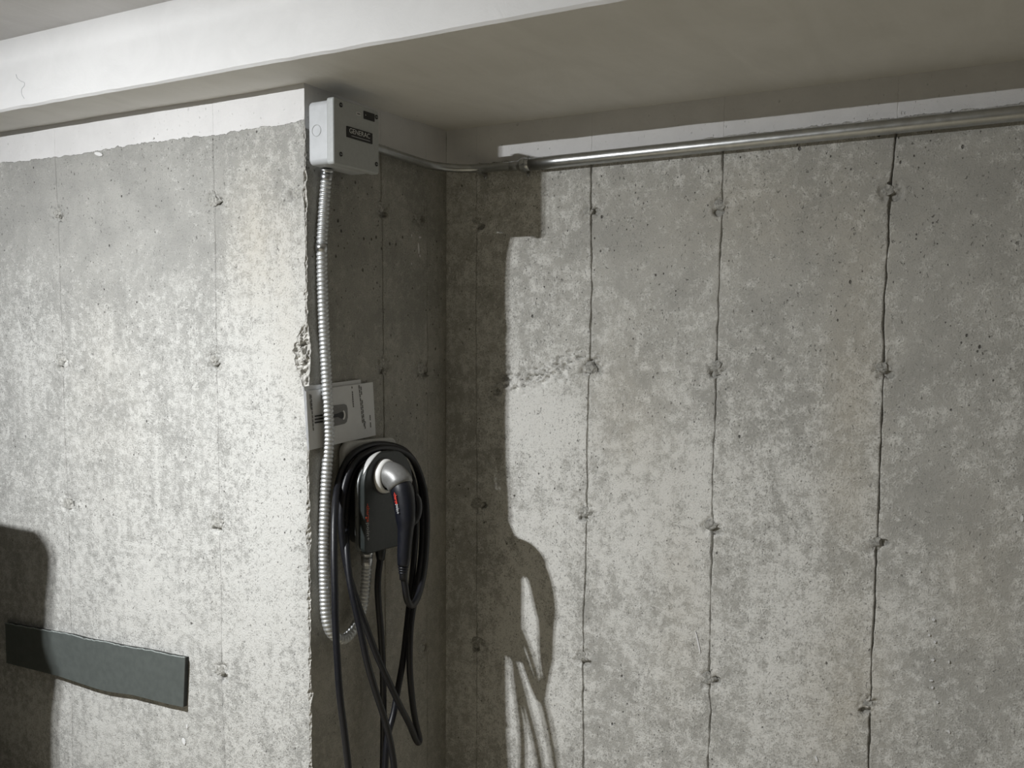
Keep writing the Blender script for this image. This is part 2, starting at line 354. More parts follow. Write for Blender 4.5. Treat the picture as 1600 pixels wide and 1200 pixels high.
# broken arris of the pier: how far the break runs into each face
def arris(z):
    n = fbm(z*55, z*0+2.5, 4); m = fbm(z*170, z*0+7.5, 3)
    a = 0.0015+0.016*np.clip(n-0.45, 0, 1)+0.007*np.clip(m-0.35, 0, 1); bb = 0.0015+0.016*np.clip(fbm(z*60, z*0+31, 4)-0.45, 0, 1)+0.007*np.clip(m-0.4, 0, 1)
    up = sstep(CAMZ+0.56, CAMZ+0.50, z); a = a*(0.15+0.85*up); bb = bb*(0.15+0.85*up)
    for yc, yh, aa, ab in ((556, 58, 0.060, 0.020), (590, 30, 0.030, 0.012), (838, 26, 0.014, 0.016), (1086, 18, 0.014, 0.014), (305, 22, 0.010, 0.006), (212, 14, 0.012, 0.004)):
        zc = onX(481, yc, X0)[2]; zh = yh*0.00159
        w = np.clip(1-np.abs((z-zc)/zh)**1.6, 0, 1)*(0.72+0.6*(fbm(z*90, z*0+yc, 3)-0.5))
        a = np.maximum(a, aa*w); bb = np.maximum(bb, ab*w)
    return a, bb
TIES = {'L': [(90, 335), (335, 317), (97, 567), (334, 566), (106, 788), (342, 818), (345, 1050), (467, 303)],
        'B': [(746, 347), (921, 332), (1128, 322), (1390, 299), (923, 577), (1121, 576), (1381, 577), (746, 790), (916, 802), (1112, 822), (1368, 849), (747, 1006), (911, 1028), (1108, 1063), (1358, 1103)],
        'S': [(597, 326), (654, 342), (600, 570), (660, 577), (660, 1014)]}
def tie_uv(k):
    fn, a = {'L': (fL, 0), 'B': (fB, 0), 'S': (fS, 1)}[k]; return [(fn(*p)[a], fn(*p)[2]) for p in TIES[k]]
TUV = {k: tie_uv(k) for k in TIES}
def relief(k, U, Z):
    d = (fbm(U*4, Z*4, 3, 1)-0.5)*0.0030+(fbm(U*22, Z*22, 4, 2)-0.5)*0.0016+(fbm(U*110, Z*110, 2, 3)-0.5)*0.0007
    for i, (tu, tz) in enumerate(TUV[k]):
        r = np.hypot(U-tu, (Z-tz)*1.1)+(fbm(U*60, Z*60, 3, i+5)-0.5)*0.014
        m = sstep(0.036, 0.018, r); d = d-m*(0.0032+0.017*(fbm(U*105, Z*105, 3, i)-0.44))
        ox, oz = ((0.005, -0.006), (0.008, 0.001), (-0.004, -0.007))[i % 3]
        r2 = np.hypot((U-tu-ox*2.4)/1.45, Z-tz-oz*2.2)+(fbm(U*150, Z*150, 2, i+9)-0.5)*0.004
        d = d-sstep(0.0105, 0.005, r2)*0.024
        # paler lens-shaped laitance lumps either side of a tie
        for s, q in ((-1, 0.030), (1, 0.040)):
            r3 = np.hypot(U-tu-s*q*(0.8+0.5*((i*37) % 10)/10), Z-tz+0.003*s); d = d+sstep(0.011, 0.009, r3)*0.0013
    if k == 'B':                                     # honeycombed pour line beside the corner
        c0 = fB(770, 602); c1 = fB(935, 566); L = c1[0]-c0[0]; t = np.clip((U-c0[0])/L, 0, 1); zc = c0[2]+(c1[2]-c0[2])*t+(fbm(U*25, Z*0+4, 3)-0.5)*0.05
        m = sstep(0.048, 0.008, np.abs(Z-zc))*sstep(-0.04, 0.01, U-c0[0])*sstep(0.03, -0.005, U-c1[0])
        g = fbm(U*75, Z*95, 3, 11); d = d-m*sstep(0.45, 0.62, g)*0.014+m*(fbm(U*130, Z*130, 2, 4)-0.5)*0.006
    if k == 'L':                                     # rough run-down beside the second seam
        c0 = fL(338, 870); m = sstep(0.03, 0.0, np.abs(U-c0[0]+0.02))*sstep(0.20, 0.10, np.abs(Z-c0[2])); d = d+m*sstep(0.45, 0.6, fbm(U*35, Z*9, 4, 6))*0.0045
    return d
# stains, plus lamp falloff put into the tone at upper left and far right: (pixel centre, pixel radii, strength)
BLOBS = {'L': [((150, 330), (260, 130), -0.30), ((420, 430), (70, 170), 0.20), ((430, 850), (80, 330), 0.30), ((200, 700), (170, 200), 0.04), ((40, 480), (50, 80), 0.12), ((230, 930), (150, 130), 0.2), ((220, 500), (90, 140), 0.02), ((60, 300), (80, 60), -0.1), ((180, 1150), (200, 80), 0.15)],
         'B': [((850, 660), (70, 60), 0.45), ((850, 830), (70, 150), 0.22), ((840, 1080), (80, 160), 0.18), ((1000, 380), (110, 110), -0.22), ((1250, 400), (150, 150), -0.20), ((1500, 350), (120, 200), -0.22), ((960, 640), (40, 70), -0.10), ((990, 800), (70, 110), 0.22), ((1060, 980), (50, 200), 0.12), ((1200, 730), (80, 120), 0.10), ((1230, 980), (90, 170), 0.18), ((1480, 760), (70, 140), -0.2), ((1090, 760), (25, 90), 0.2), ((1330, 700), (30, 160), 0.0), ((1460, 930), (30, 80), 0.15), ((1550, 1050), (80, 160), -0.1), ((1400, 1150), (60, 60), 0.0), ((880, 470), (45, 90), -0.02), ((950, 1100), (40, 100), -0.05)],
         'S': [((560, 420), (60, 200), -0.1)]}
WARMS = {'L': [((410, 380), (60, 120), 0.55), ((460, 560), (30, 100), 0.2), ((160, 620), (60, 160), 0.15)], 'B': [((1330, 640), (50, 260), 0.6), ((1320, 1100), (70, 130), 0.55), ((980, 640), (60, 120), 0.4), ((1060, 950), (40, 160), 0.35), ((1530, 900), (70, 120), 0.35), ((1200, 330), (180, 80), 0.35)], 'S': [((620, 900), (120, 300), 0.3)]}
def field(k, lst, U, Z, base):
    fn, a = {'L': (fL, 0), 'B': (fB, 0), 'S': (fS, 1)}[k]; v = base+0*U
    for (px, py), (rx, ry), s in lst:
        p = fn(px, py); q = fn(px+rx, py); w = fn(px, py+ry); v = v+s*np.exp(-((U-p[a])/(q[a]-p[a]))**2-((Z-p[2])/(w[2]-p[2]))**2)
    return v
PAINT = {'L': ([(0, 255), (32, 252), (60, 249), (130, 240), (170, 232), (227, 224), (292, 215), (354, 210), (360, 206), (406, 199), (450, 194), (476, 188)], fL, 0),
         'B': [[(700, 262), (770, 254), (840, 248), (920, 240), (1060, 223), (1140, 212), (1200, 206), (1300, 195), (1400, 184), (1500, 173), (1600, 161)], fB, 0],
         'S': [[(476, 200), (592, 226), (640, 243), (697, 262)], fS, 1]}
def paintz(k, U, Z):
    pts, fn, a = PAINT[k]; P = np.array([fn(*p) for p in pts]); o = np.argsort(P[:, a]); return Z-np.interp(U, P[o, a], P[o, 2])
def to_world(k, U, D, Z):
    if k == 'L': return np.stack([U, YL-D, Z], -1)
    if k == 'B': return np.stack([U, YB-D, Z], -1)
    return np.stack([X0+D, U, Z], -1)
def panel(k, lo, hi, glo, ghi, mat, parent, off=0.0, du=0.0032):
    """One cast panel: lo/hi seam curves, glo/ghi half gap (0 = butt end), off = how proud it stands."""
    w = float(np.median(hi(ZV)-lo(ZV))); nu = max(6, int(w/du)); s = np.linspace(0, 1, nu)
    nz = (fbm(ZV*26, ZV*0+1.7, 5)-0.5)
    l = lo(ZV)+(glo*(0.15+2.6*fbm(ZV*22, ZV*0+off*1e4, 4)**2+1.2*np.clip(fbm(ZV*70, ZV*0+3+off*1e4, 3)-0.5, 0, 1)) if glo else 0); h = hi(ZV)-(ghi*(0.15+2.6*fbm(ZV*25, ZV*0+5+off*1e4, 4)**2+1.2*np.clip(fbm(ZV*80, ZV*0+9+off*1e4, 3)-0.5, 0, 1)) if ghi else 0)
    if glo: l = l+nz*0.006
    if ghi: h = h+nz*0.006
    for q in (0, 1):                                  # paint bridges the joint
        c = (lo, hi)[q](ZV); msk = sstep(0.0, -0.02, paintz(k, c, ZV))
        if q == 0 and glo: l = c+(l-c)*msk-0.0006*(1-msk)
        if q == 1 and ghi: h = c+(h-c)*msk+0.0006*(1-msk)
    U = l[:, None]+(h-l)[:, None]*s[None]; Z = np.repeat(ZV[:, None], nu, 1)
    D = relief(k, U, Z)+off*sstep(0.0, -0.03, paintz(k, U, Z))
    if k == 'L': D = D*sstep(X0, X0-0.03, U)
    if k == 'S': D = D*sstep(YL, YL+0.03, U)
    if glo: U = np.concatenate([U[:, :1], U], 1); Z = np.concatenate([Z[:, :1], Z], 1); D = np.concatenate([np.full((len(ZV), 1), -0.014), D], 1)
    if ghi: U = np.concatenate([U, U[:, -1:]], 1); Z = np.concatenate([Z, Z[:, -1:]], 1); D = np.concatenate([D, np.full((len(ZV), 1), -0.014)], 1)
    V = to_world(k, U, D, Z); m, n = U.shape
    idx = np.arange(m*n).reshape(m, n); q = np.stack([idx[:-1, :-1], idx[:-1, 1:], idx[1:, 1:], idx[1:, :-1]], -1).reshape(-1, 4)
    me = bpy.data.meshes.new('concrete_panel'); me.vertices.add(m*n); me.vertices.foreach_set('co', V.reshape(-1).astype(np.float32))
    me.loops.add(q.size); me.loops.foreach_set('vertex_index', q.reshape(-1).astype(np.int32)); me.polygons.add(len(q))
    me.polygons.foreach_set('loop_start', np.arange(0, q.size, 4, dtype=np.int32)); me.polygons.foreach_set('loop_total', np.full(len(q), 4, np.int32))
    me.update(calc_edges=True)
    me.polygons.foreach_set('use_smooth', np.ones(len(q), bool))
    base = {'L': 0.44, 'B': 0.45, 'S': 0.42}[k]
    for nm, val in (('tone', field(k, BLOBS[k], U, Z, base)), ('warm', np.clip(field(k, WARMS[k], U, Z, 0.05), 0, 1)), ('paintz', paintz(k, U, Z)),
                    ('pore', np.clip({'L': 0.22, 'B': 0.27, 'S': 0.22}[k]+0.5*(fbm(U*3, Z*3, 3, 8)-0.5)+0.10*sstep(CAMZ-0.3, CAMZ+0.4, Z), 0, 0.42))):
        at = me.attributes.new(nm, 'FLOAT', 'POINT'); at.data.foreach_set('value', val.reshape(-1).astype(np.float32))
    return link('concrete_panel', me, mat, parent)
wl = struct(box('wall_left', (XL_, YL+0.012, 0), (X0-0.075, YB+0.3, ZS+0.01), M_PLUG))
ws = struct(box('wall_side', (X0-0.30, YL+0.03, 0), (X0-0.012, YB+0.3, ZS+0.01), M_PLUG))
wb = struct(box('wall_back', (X0, YB+0.012, 0), (XR, YB+0.3, ZS+0.01), M_PLUG))
A_EDGE = lambda z: X0-arris(z)[0]
S_EDGE = lambda z: YL+arris(z)[1]
panel('L', lambda z: XL_+0*z, SL0, 0, 0.001, M_LEFT, wl, 0.0, 0.1)
panel('L', SL0, SL1, 0.001, 0.0008, M_LEFT, wl, 0.0006)
panel('L', SL1, SL2, 0.0008, 0.0011, M_LEFT, wl, 0.0)
panel('L', SL2, A_EDGE, 0.0011, 0, M_LEFT, wl, 0.0009)
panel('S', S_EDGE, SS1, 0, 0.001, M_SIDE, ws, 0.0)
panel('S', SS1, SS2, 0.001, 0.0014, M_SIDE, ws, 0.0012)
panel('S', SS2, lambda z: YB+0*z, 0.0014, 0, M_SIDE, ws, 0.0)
panel('B', lambda z: X0+0*z, SB0, 0, 0.001, M_BACK, wb, 0.0)
panel('B', SB0, SB1, 0.001, 0.0018, M_BACK, wb, 0.0015)
panel('B', SB1, SB2, 0.0018, 0.0022, M_BACK, wb, 0.0)
panel('B', SB2, SB3, 0.0022, 0.002, M_BACK, wb, 0.0010)
panel('B', SB3, SB4, 0.002, 0.001, M_BACK, wb, 0.0)
panel('B', SB4, lambda z: XR+0*z, 0.001, 0, M_BACK, wb, 0.0008, 0.06)
# broken arris strip between the two faces
def arris_strip():
    a, bb = arris(ZV); n = 12; t = np.linspace(0, 1, n)
    X = (X0-a)[:, None]*(1-t)[None]+X0*t[None]; Y = YL*(1-t)[None]+(YL+bb)[:, None]*t[None]; Z = np.repeat(ZV[:, None], n, 1)
    amp = (np.minimum(a, 0.05)*0.30+bb*0.30)[:, None]*np.sin(math.pi*t)[None]
    g = fbm(X*120+Y*90, Z*120, 3, 13)-0.62+0.5*(fbm(X*45+Y*30, Z*50, 2, 3)-0.5)
    Dn = amp*g*3.0; V = np.stack([X+Dn*0.55, Y-Dn*0.83, Z], -1); m = len(ZV); idx = np.arange(m*n).reshape(m, n)
    q = np.stack([idx[:-1, :-1], idx[:-1, 1:], idx[1:, 1:], idx[1:, :-1]], -1).reshape(-1, 4)
    o = pydata('broken_edge', V.reshape(-1, 3), [tuple(r) for r in q.tolist()], M_BROKEN, wl, False)
    at = o.data.attributes.new('paintz', 'FLOAT', 'POINT')
    return o
arris_strip()
# mortar plugs in the form-tie holes: small rough lumps, one object each
def plug(k, tu, tz, i):
    rr = random.Random(i*7+ord(k)); n = 11; q_ = 1.05+0.6*rr.random(); v = [to_world(k, np.array(tu), np.array(-0.001+0.002*rr.random()), np.array(tz))]; f = []
    for q, (r, d) in enumerate(((0.006*q_, 0.0), (0.011*q_, -0.001), (0.015*q_, -0.008))):
        for j in range(n):
            t = 2*math.pi*j/n; R_ = r*(0.75+0.5*rr.random()); v.append(to_world(k, np.array(tu-0.005+R_*math.cos(t)), np.array(d+0.003*(rr.random()-0.6)), np.array(tz+0.004+0.85*R_*math.sin(t))))
    for j in range(n): f.append((0, 1+j, 1+(j+1) % n))
    for q in range(2):
        for j in range(n): f.append((1+q*n+j, 1+(q+1)*n+j, 1+(q+1)*n+(j+1) % n, 1+q*n+(j+1) % n))
    pydata('mortar_plug', v, f, M_PLUG, {'L': wl, 'B': wb, 'S': ws}[k])
for k in TUV:
    for i, (tu, tz) in enumerate(TUV[k]): plug(k, tu, tz, i)
# white paint drips and a scratch on the back wall
def dab(k, px, py, w, h, rot, parent):
    p = {'B': fB, 'L': fL, 'S': fS}[k](px, py); u, z = p[1 if k == 'S' else 0], p[2]; n = 9; v = []
    for d in (0.0008, 0.0030):
        for j in range(n):
            t = 2*math.pi*j/n; a = w*math.cos(t)*(0.8+0.3*random.random()); c = h*math.sin(t); v.append(to_world(k, np.array(u+a*math.cos(rot)-c*math.sin(rot)), np.array(d), np.array(z+a*math.sin(rot)+c*math.cos(rot))))
    f = [tuple(range(n, 2*n))]+[(j, (j+1) % n, (j+1) % n+n, j+n) for j in range(n)]
    pydata('paint_splash', v, f, M_WHITE, parent)
for px, py, w, h, r in ((1091, 1003, 0.0022, 0.030, 0.25), (1459, 968, 0.004, 0.003, 0), (1452, 992, 0.003, 0.003, 0), (1461, 1003, 0.003, 0.003, 0), (1458, 1031, 0.004, 0.003, 0), (1483, 1034, 0.002, 0.004, 0), (1455, 1063, 0.005, 0.002, 0.1), (1457, 1074, 0.003, 0.003, 0), (1465, 1097, 0.003, 0.003, 0), (1483, 1143, 0.003, 0.004, 0.4), (1438, 893, 0.002, 0.002, 0), (1597, 810, 0.004, 0.007, 0), (1276, 1185, 0.003, 0.008, 0.4)):
    dab('B', px, py, w, h, r, wb)
for px, py, w, h, r in ((155, 241, 0.018, 0.005, -0.25), (288, 1158, 0.006, 0.010, 0.5), (293, 1135, 0.003, 0.006, 0.2), (240, 216, 0.004, 0.003, 0)):
    dab('L', px, py, w, h, r, wl)
for px, py, w, h, r in ((653, 388, 0.003, 0.016, 0.1), (655, 371, 0.006, 0.003, 0.2), (642, 368, 0.002, 0.004, 0), (642, 412, 0.002, 0.003, 0), (655, 400, 0.003, 0.004, 0)): dab('S', px, py, w, h, r, ws)

# ------------------------------------------------------------------ load control box on the return wall
BW0, BWC, BW1 = 0.020, 0.076, 0.0985
BY0, BY1, BZ0, BZ1 = 1.989, 2.166, CAMZ+0.4525, CAMZ+0.608
XF = X0+BW1
lb = empty('load_control_box', (X0+BW0, (BY0+BY1)/2, BZ0), 'grey plastic electrical control box lettered GENERAC up under the soffit', 'electrical box')
prism('box_body', rrect(BY0+0.003, BY1-0.003, BZ0+0.003, BZ1-0.003, 0.014), wmap, BW0, BWC+0.001, M_BOX, lb, 0.003)
prism('box_cover', rrect(BY0, BY1, BZ0, BZ1, 0.007), wmap, BWC, BW1, M_BOXF, lb, 0.0045, 3)
for z in (BZ0+0.03, BZ1-0.05): box('mounting_rail', (X0-0.004, BY0+0.05, z), (X0+BW0+0.001, BY1-0.02, z+0.025), M_ZINC, lb)
def fq(px, py): p = onX(px, py, XF); return (p[1], p[2])
for p in ((532.5, 164), (588, 183), (532.5, 241), (588, 256.5)):
    c = fq(*p); s = disc('cover_screw', c, 0.0056, BW1-0.001, BW1+0.0012, M_SCREW, lb, 14)
    box('screw_slot', (XF+0.0010, c[0]-0.0035, c[1]-0.0006), (XF+0.0015, c[0]+0.0035, c[1]+0.0006), M_BOXF, s)
n0 = fq(541, 197.5); n1 = fq(581.5, 224.5)
ncx, ncz = (n0[0]+n1[0])/2, (n0[1]+n1[1])/2; nh = 0.026; nw = n1[0]-n0[0]
npl = prism('name_plate', rrect(ncx-nw/2, ncx+nw/2, ncz-nh/2, ncz+nh/2, 0.0008), wmap, BW1, BW1+0.0012, M_BLACK, lb)
text('lettering', 'GENERAC', 0.0166, frame((XF+0.0014, ncx, ncz+0.0035), (0, 1, 0), (0, 0, 1)), M_PRINT, npl, sx=1.10, offset=-0.0001)
box('tag_line', (XF+0.0010, ncx-nw*0.32, ncz-0.0082), (XF+0.0015, ncx+nw*0.40, ncz-0.0066), M_GREYPRINT, npl)
w0 = fq(568, 174); w1 = fq(585, 189.5); wz = (w0[1]+w1[1])/2
iw = prism('indicator_window', rrect(w0[0], w1[0], wz-0.0095, wz+0.0095, 0.001), wmap, BW1, BW1+0.0010, M_BLACK, lb)
disc('indicator_lamp', (w0[0]+0.007, wz), 0.0014, BW1+0.0009, BW1+0.0014, M_PRINT, iw, 10)
c = fq(560, 178)
sq = [(c[0]-0.008, c[1]-0.004), (c[0]+0.008, c[1]-0.004), (c[0]+0.008, c[1]+0.004), (c[0]-0.008, c[1]+0.004)]
pl = prism('printed_label', sq, wmap, BW1, BW1+0.0006, M_PRINT, lb)
box('label_print', (XF+0.0005, c[0]-0.0055, c[1]-0.0018), (XF+0.0009, c[0]+0.0055, c[1]+0.0018), M_INKG, pl)
# knock-out ring on the lit end of the body
kc = onY(494.5, 204, BY0+0.003); kx, kz = kc[0], kc[2]
def kring(name, c, ri, ro, y0, y1, mat, parent, n=28):
    v = []; f = []
    for k in range(n):
        t = 2*math.pi*k/n
        for r, y in ((ri, y0), (ri, y1), (ro, y1), (ro, y0)): v.append((c[0]+r*math.cos(t), y, c[1]+r*math.sin(t)))
    for k in range(n):
        for j in range(4): f.append((k*4+j, k*4+(j+1) % 4, ((k+1) % n)*4+(j+1) % 4, ((k+1) % n)*4+j))
    return pydata(name, v, f, mat, parent)
kring('knockout_ring', (kx, kz), 0.0125, 0.0142, BY0+0.0035, BY0+0.0022, M_GREYPRINT, lb)

# ------------------------------------------------------------------ flexible steel conduit from box to charger
def corrugated(name, pts, R_, mat, parent, pitch=0.0104, amp=0.0013):
    P, q = resample(pts, pitch/8); r = R_+amp*(np.abs(np.sin(math.pi*q/pitch))*2-1.0)
    return sweep(name, P, r, mat, parent, 16)
fx = [side(*p) for p in ((511, 268, .029), (508, 300, .022), (505, 345, .0185), (503, 390, .0185), (504, 450, .019), (506, 510, .019), (509, 570, .022), (512, 630, .028), (514, 680, .028), (512, 715, .025), (509, 760, .021), (507, 810, .020), (506, 860, .020), (507, 920, .022), (509, 960, .026), (515, 984, .030), (526, 996, .032), (539, 998, .034), (551, 985, .034), (561, 966, .034), (568, 940, .034), (572, 905, .036), (573, 880, .040))]
fc = empty('flexible_conduit', tuple(fx[0]), 'ribbed galvanised flexible conduit dropping from grey box and looping up to charger', 'conduit')
corrugated('ribbed_hose', fx, 0.0128, M_GALV, fc)
def fitting(name, a, b, r, mat, parent, n=18):
    a = np.array(a); b = np.array(b); d = (b-a); t = [0, .04, .04, .30, .30, .36, .36, .92, 1.0]; k = [.8, 1, 1.12, 1.12, .95, .95, 1.0, 1.0, .85]
    return sweep(name, [a+d*x+d*1e-5*i for i, x in enumerate(t)], np.array(k)*r, mat, parent, n)
f0 = fitting('upper_fitting', (fx[0][0], fx[0][1], BZ0+0.002), fx[1]+(fx[0]-fx[1])*0.55, 0.0150, M_ZINC, fc)
fitting('lower_fitting', side(573, 860, .044), side(573, 884, .040), 0.0155, M_ZINC, fc)
cl = side(502.5, 387, .0185)
st = sweep('conduit_strap', [cl+np.array((0, 0, z)) for z in (-0.009, -0.0089, 0.0089, 0.009)], np.array([0.0138, 0.0152, 0.0152, 0.0138]), M_ZINC, fc, 18)
box('strap_ear', (X0-0.001, cl[1]+0.006, cl[2]-0.009), (cl[0], cl[1]+0.0085, cl[2]+0.009), M_ZINC, fc)
cl2 = side(506.5, 918, .024); disc('strap_screw', (cl2[1], cl2[2]), 0.004, .0350, .0385, M_ZINC, fc, 12)

# ------------------------------------------------------------------ rigid conduit: thin bend, then the larger tube
WO = 0.026
pa = onX(592, 231, X0+WO); pb = onY(748, 264, YB-WO); pc0 = onY(835, 256, YB-WO)
zc_ = (pa[2]*0.35+pb[2]*0.65); R_B = 0.13; cx_, cy_ = X0+WO, YB-WO
bend = [(X0+WO, BY1-0.006, pa[2])]
bend += [(X0+WO, y, pa[2]+(zc_-pa[2])*((y-BY1)/(cy_-R_B-BY1))) for y in (BY1+0.04, BY1+0.10, cy_-R_B-0.05)]
for k in range(9):
    t = math.pi/2*k/8; bend.append((cx_+R_B-R_B*math.cos(t), cy_-R_B+R_B*math.sin(t), zc_+(pb[2]-zc_)*k/8))
bend += [(pb[0]+0.03, cy_, pb[2]+(pc0[2]-pb[2])*0.2), (pc0[0]-0.03, cy_, pc0[2]*0.6+pb[2]*0.4)]
P, _ = resample(bend, 0.012)
tc_ = empty('bent_conduit', tuple(pa), 'thin steel conduit bending round the recess corner from box', 'conduit')
sweep('steel_tube', P, 0.0118, M_EMT, tc_, 18)
box('box_locknut', (X0+WO-0.016, BY1-0.004, pa[2]-0.016), (X0+WO+0.016, BY1+0.008, pa[2]+0.016), M_ZINC, tc_, 0.003)
def two_hole_strap(c, r, parent, ear=0.016, wd=0.018):
    n = 12; v = []; f = []; prof = [(-r-ear, -c[3]+0.0005), (-r-0.001, -c[3]+0.0005)]
    for k in range(n+1):
        t = math.pi-math.pi*k/n; prof.append(((r+0.0012)*math.cos(t), (r+0.0012)*math.sin(t)))
    prof += [(r+0.001, -c[3]+0.0005), (r+ear, -c[3]+0.0005)]
    for x in (-wd/2, wd/2):
        for a, d in prof: v.append((c[0]+x, c[1]-d, c[2]+a))
    m = len(prof)
    for j in range(m-1): f.append((j, j+1, m+j+1, m+j))
    o = pydata('pipe_strap', v, f, M_ZINC, parent, False); sm = o.modifiers.new('s', 'SOLIDIFY'); sm.thickness = 0.0016; sm.offset = 1
    for s in (-1, 1):
        zz = c[2]+s*(r+ear*0.55); yy = c[1]+c[3]-0.002
        vv = []; nn = 10
        for y, rad in ((yy, 0.0048), (yy-0.003, 0.0042), (yy-0.0042, 0.0018)):
            for k in range(nn): vv.append((c[0]+rad*math.cos(2*math.pi*k/nn), y, zz+rad*math.sin(2*math.pi*k/nn)))
        ff = [tuple(range(2*nn, 3*nn))]+[(q*nn+k, q*nn+(k+1) % nn, (q+1)*nn+(k+1) % nn, (q+1)*nn+k) for q in range(2) for k in range(nn)]
        pydata('strap_screw', vv, ff, M_ZINC, o, True)
    return o
p = onY(752, 265.5, YB-WO); two_hole_strap((p[0], cy_, p[2], WO), 0.0122, tc_, 0.010, 0.014)
WP = 0.026; RP = 0.0172
cl_pts = [onY(822, 257.5, YB-WP), onY(1060, 236.5, YB-WP), onY(1200, 219.5, YB-WP), onY(1400, 197.5, YB-WP), onY(1600, 176, YB-WP)]
z_l, z_r = cl_pts[0][2], cl_pts[-1][2]; xs_, xe_ = cl_pts[0][0], XR-0.02
slope = (z_r-z_l)/(cl_pts[-1][0]-xs_)
sc = empty('straight_conduit', tuple(cl_pts[0]), 'thick straight steel conduit running right along the recess wall under white paint', 'conduit')
sweep('steel_tube', [(x, YB-WP, z_l+slope*(x-xs_)) for x in np.linspace(xs_, xe_, 60)], RP, M_EMT, sc, 24)
xa = xs_-0.05
sweep('reducing_coupling', [(xa+dx, YB-WP, z_l+slope*(xa+dx-xs_)) for dx in (0, .001, .022, .023, .034, .035, .062, .063)], np.array([.0122, .0134, .0134, .0132, .0165, .0179, .0179, .0173]), M_ZINC, sc, 20)
sx_ = onY(819, 258, YB-WP)[0]; two_hole_strap((sx_, YB-WP, z_l+slope*(sx_-xs_), WP), 0.0182, sc, 0.012, 0.012)
two_hole_strap((0.45, YB-WP, z_l+slope*(0.45-xs_), WP), RP+0.0004, sc, 0.014, 0.02)

# ------------------------------------------------------------------ charger
CY0, CY1 = 2.102, 2.312
ch = empty('car_charger', (X0, (CY0+CY1)/2, 1.0), 'dark grey wall-mounted car charger with arched front and silver ring', 'charger')
prism('back_plate', rrect(2.112, 2.345, 1.03, 1.279, 0.03), wmap, 0.0035, 0.022, M_CHGP, ch, 0.006, 3)
prism('cable_drum', rrect(2.128, 2.292, 1.012, 1.225, 0.03, 6, 0.075), wmap, 0.02, 0.088, M_CHGB, ch, 0.003)
prism('side_trim', rrect(2.108, 2.306, 0.998, 1.235, 0.020, 8, 0.08), wmap, 0.058, 0.070, M_TRIM, ch, 0.004, 3)
fp = prism('front_panel', rrect(CY0, CY1, 0.996, 1.253, 0.018, 10, 0.085), wmap, 0.080, 0.096, M_CHG, ch, 0.004, 3)
# polished arc running along the upper left shoulder of the front
arc = [(X0+0.0885, CY0+0.085-0.0852*math.cos(math.radians(t)), 1.253-0.085+0.0852*math.sin(math.radians(t))) for t in range(22, 88, 4)]
sweep('polished_edge', arc, (np.sin(np.linspace(0.05, math.pi-0.05, len(arc)))*0.0085+0.0006, 0.0016), M_SILVER, fp, 8, True, (1, 0, 0))
RC = (2.182, 1.190)
rg = ring('holster_ring', RC, 0.035, 0.045, 0.094, 0.114, M_RING, ch)
disc('holster_socket', RC, 0.037, 0.090, 0.0965, M_CHGB, ch, 28)
ring('holster_bezel', RC, 0.0445, 0.052, 0.084, 0.099, M_CHGB, ch)
tq = onX(574.5, 787, X0+0.0965); tb = onX(575.5, 845, X0+0.0965); ty = (tq[1]+tb[1])/2
def vtext(name, s, ztop, zbot, mat):
    o = text(name, s, 0.0165, frame((0, 0, 0), (0, 0, -1), (0, 1, 0)), mat, fp, 'LEFT', 0.0002, 1.0, 0.0002)
    co = np.array([v.co for v in o.data.vertices]); L = co[:, 2].max()-co[:, 2].min()
    k = (ztop-zbot)/L; o.data.transform(Matrix.Translation((X0+0.0966, ty, ztop)) @ Matrix.Diagonal((1, 1, k, 1)) @ Matrix.Translation((0, 0, -co[:, 2].max()))); return o
zm = tq[2]+(tb[2]-tq[2])*0.50
vtext('lettering', '-charge', tq[2], zm+0.001, M_ORANGE); vtext('lettering', 'poin+', zm-0.001, tb[2], M_GREYPRINT)
# output cord gland under the body
sweep('cord_gland', [(X0+0.06, 2.215, z) for z in (1.016, 1.0, 0.985, 0.972, 0.960)], np.array([0.016, 0.016, 0.0145, 0.0125, 0.0105]), M_GRIP, ch, 14)

# ------------------------------------------------------------------ connector hanging in the holster
cn = empty('charging_connector', (X0+0.174, 2.16, 0.965), 'black charging plug with grey collar hanging in the silver ring', 'plug')
def cpath(lst): return [np.array((X0+w, y, z)) for y, z, w in lst]
sweep('contact_nose', cpath([(2.182, 1.190, 0.094), (2.181, 1.190, 0.112), (2.180, 1.191, 0.122)]), np.array([0.030, 0.031, 0.031]), M_GRIP, cn, 24)
Pn, qn = resample(cpath([(2.182, 1.194, 0.104), (2.181, 1.193, 0.122), (2.179, 1.184, 0.142), (2.176, 1.166, 0.156)]), 0.006); s = qn/qn[-1]
sweep('collar', Pn, np.interp(s, [0, .04, .2, .85, .97, 1], [0.030, 0.034, 0.0355, 0.0345, 0.0335, 0.030]), M_COLLAR, cn, 28)
Pg, qg = resample(cpath([(2.177, 1.172, 0.152), (2.175, 1.150, 0.162), (2.172, 1.118, 0.171), (2.168, 1.082, 0.176), (2.165, 1.050, 0.177), (2.162, 1.015, 0.176), (2.160, 0.985, 0.175), (2.160, 0.968, 0.174)]), 0.005); s = qg/qg[-1]
ru = np.interp(s, [0, .08, .3, .45, .55, .7, .9, 1], [.029, .031, .0295, .027, .0215, .0195, .0185, .0155]); rv = np.interp(s, [0, .08, .3, .45, .55, .7, .9, 1], [.028, .029, .027, .024, .0195, .0180, .0165, .0145])
gr = sweep('grip', Pg, (ru, rv), M_GRIP, cn, 24, True, (1, -0.2, 0.2))
lv = cpath([(2.196, 1.150, 0.188), (2.195, 1.128, 0.197), (2.190, 1.105, 0.201), (2.184, 1.088, 0.199), (2.176, 1.072, 0.193)])
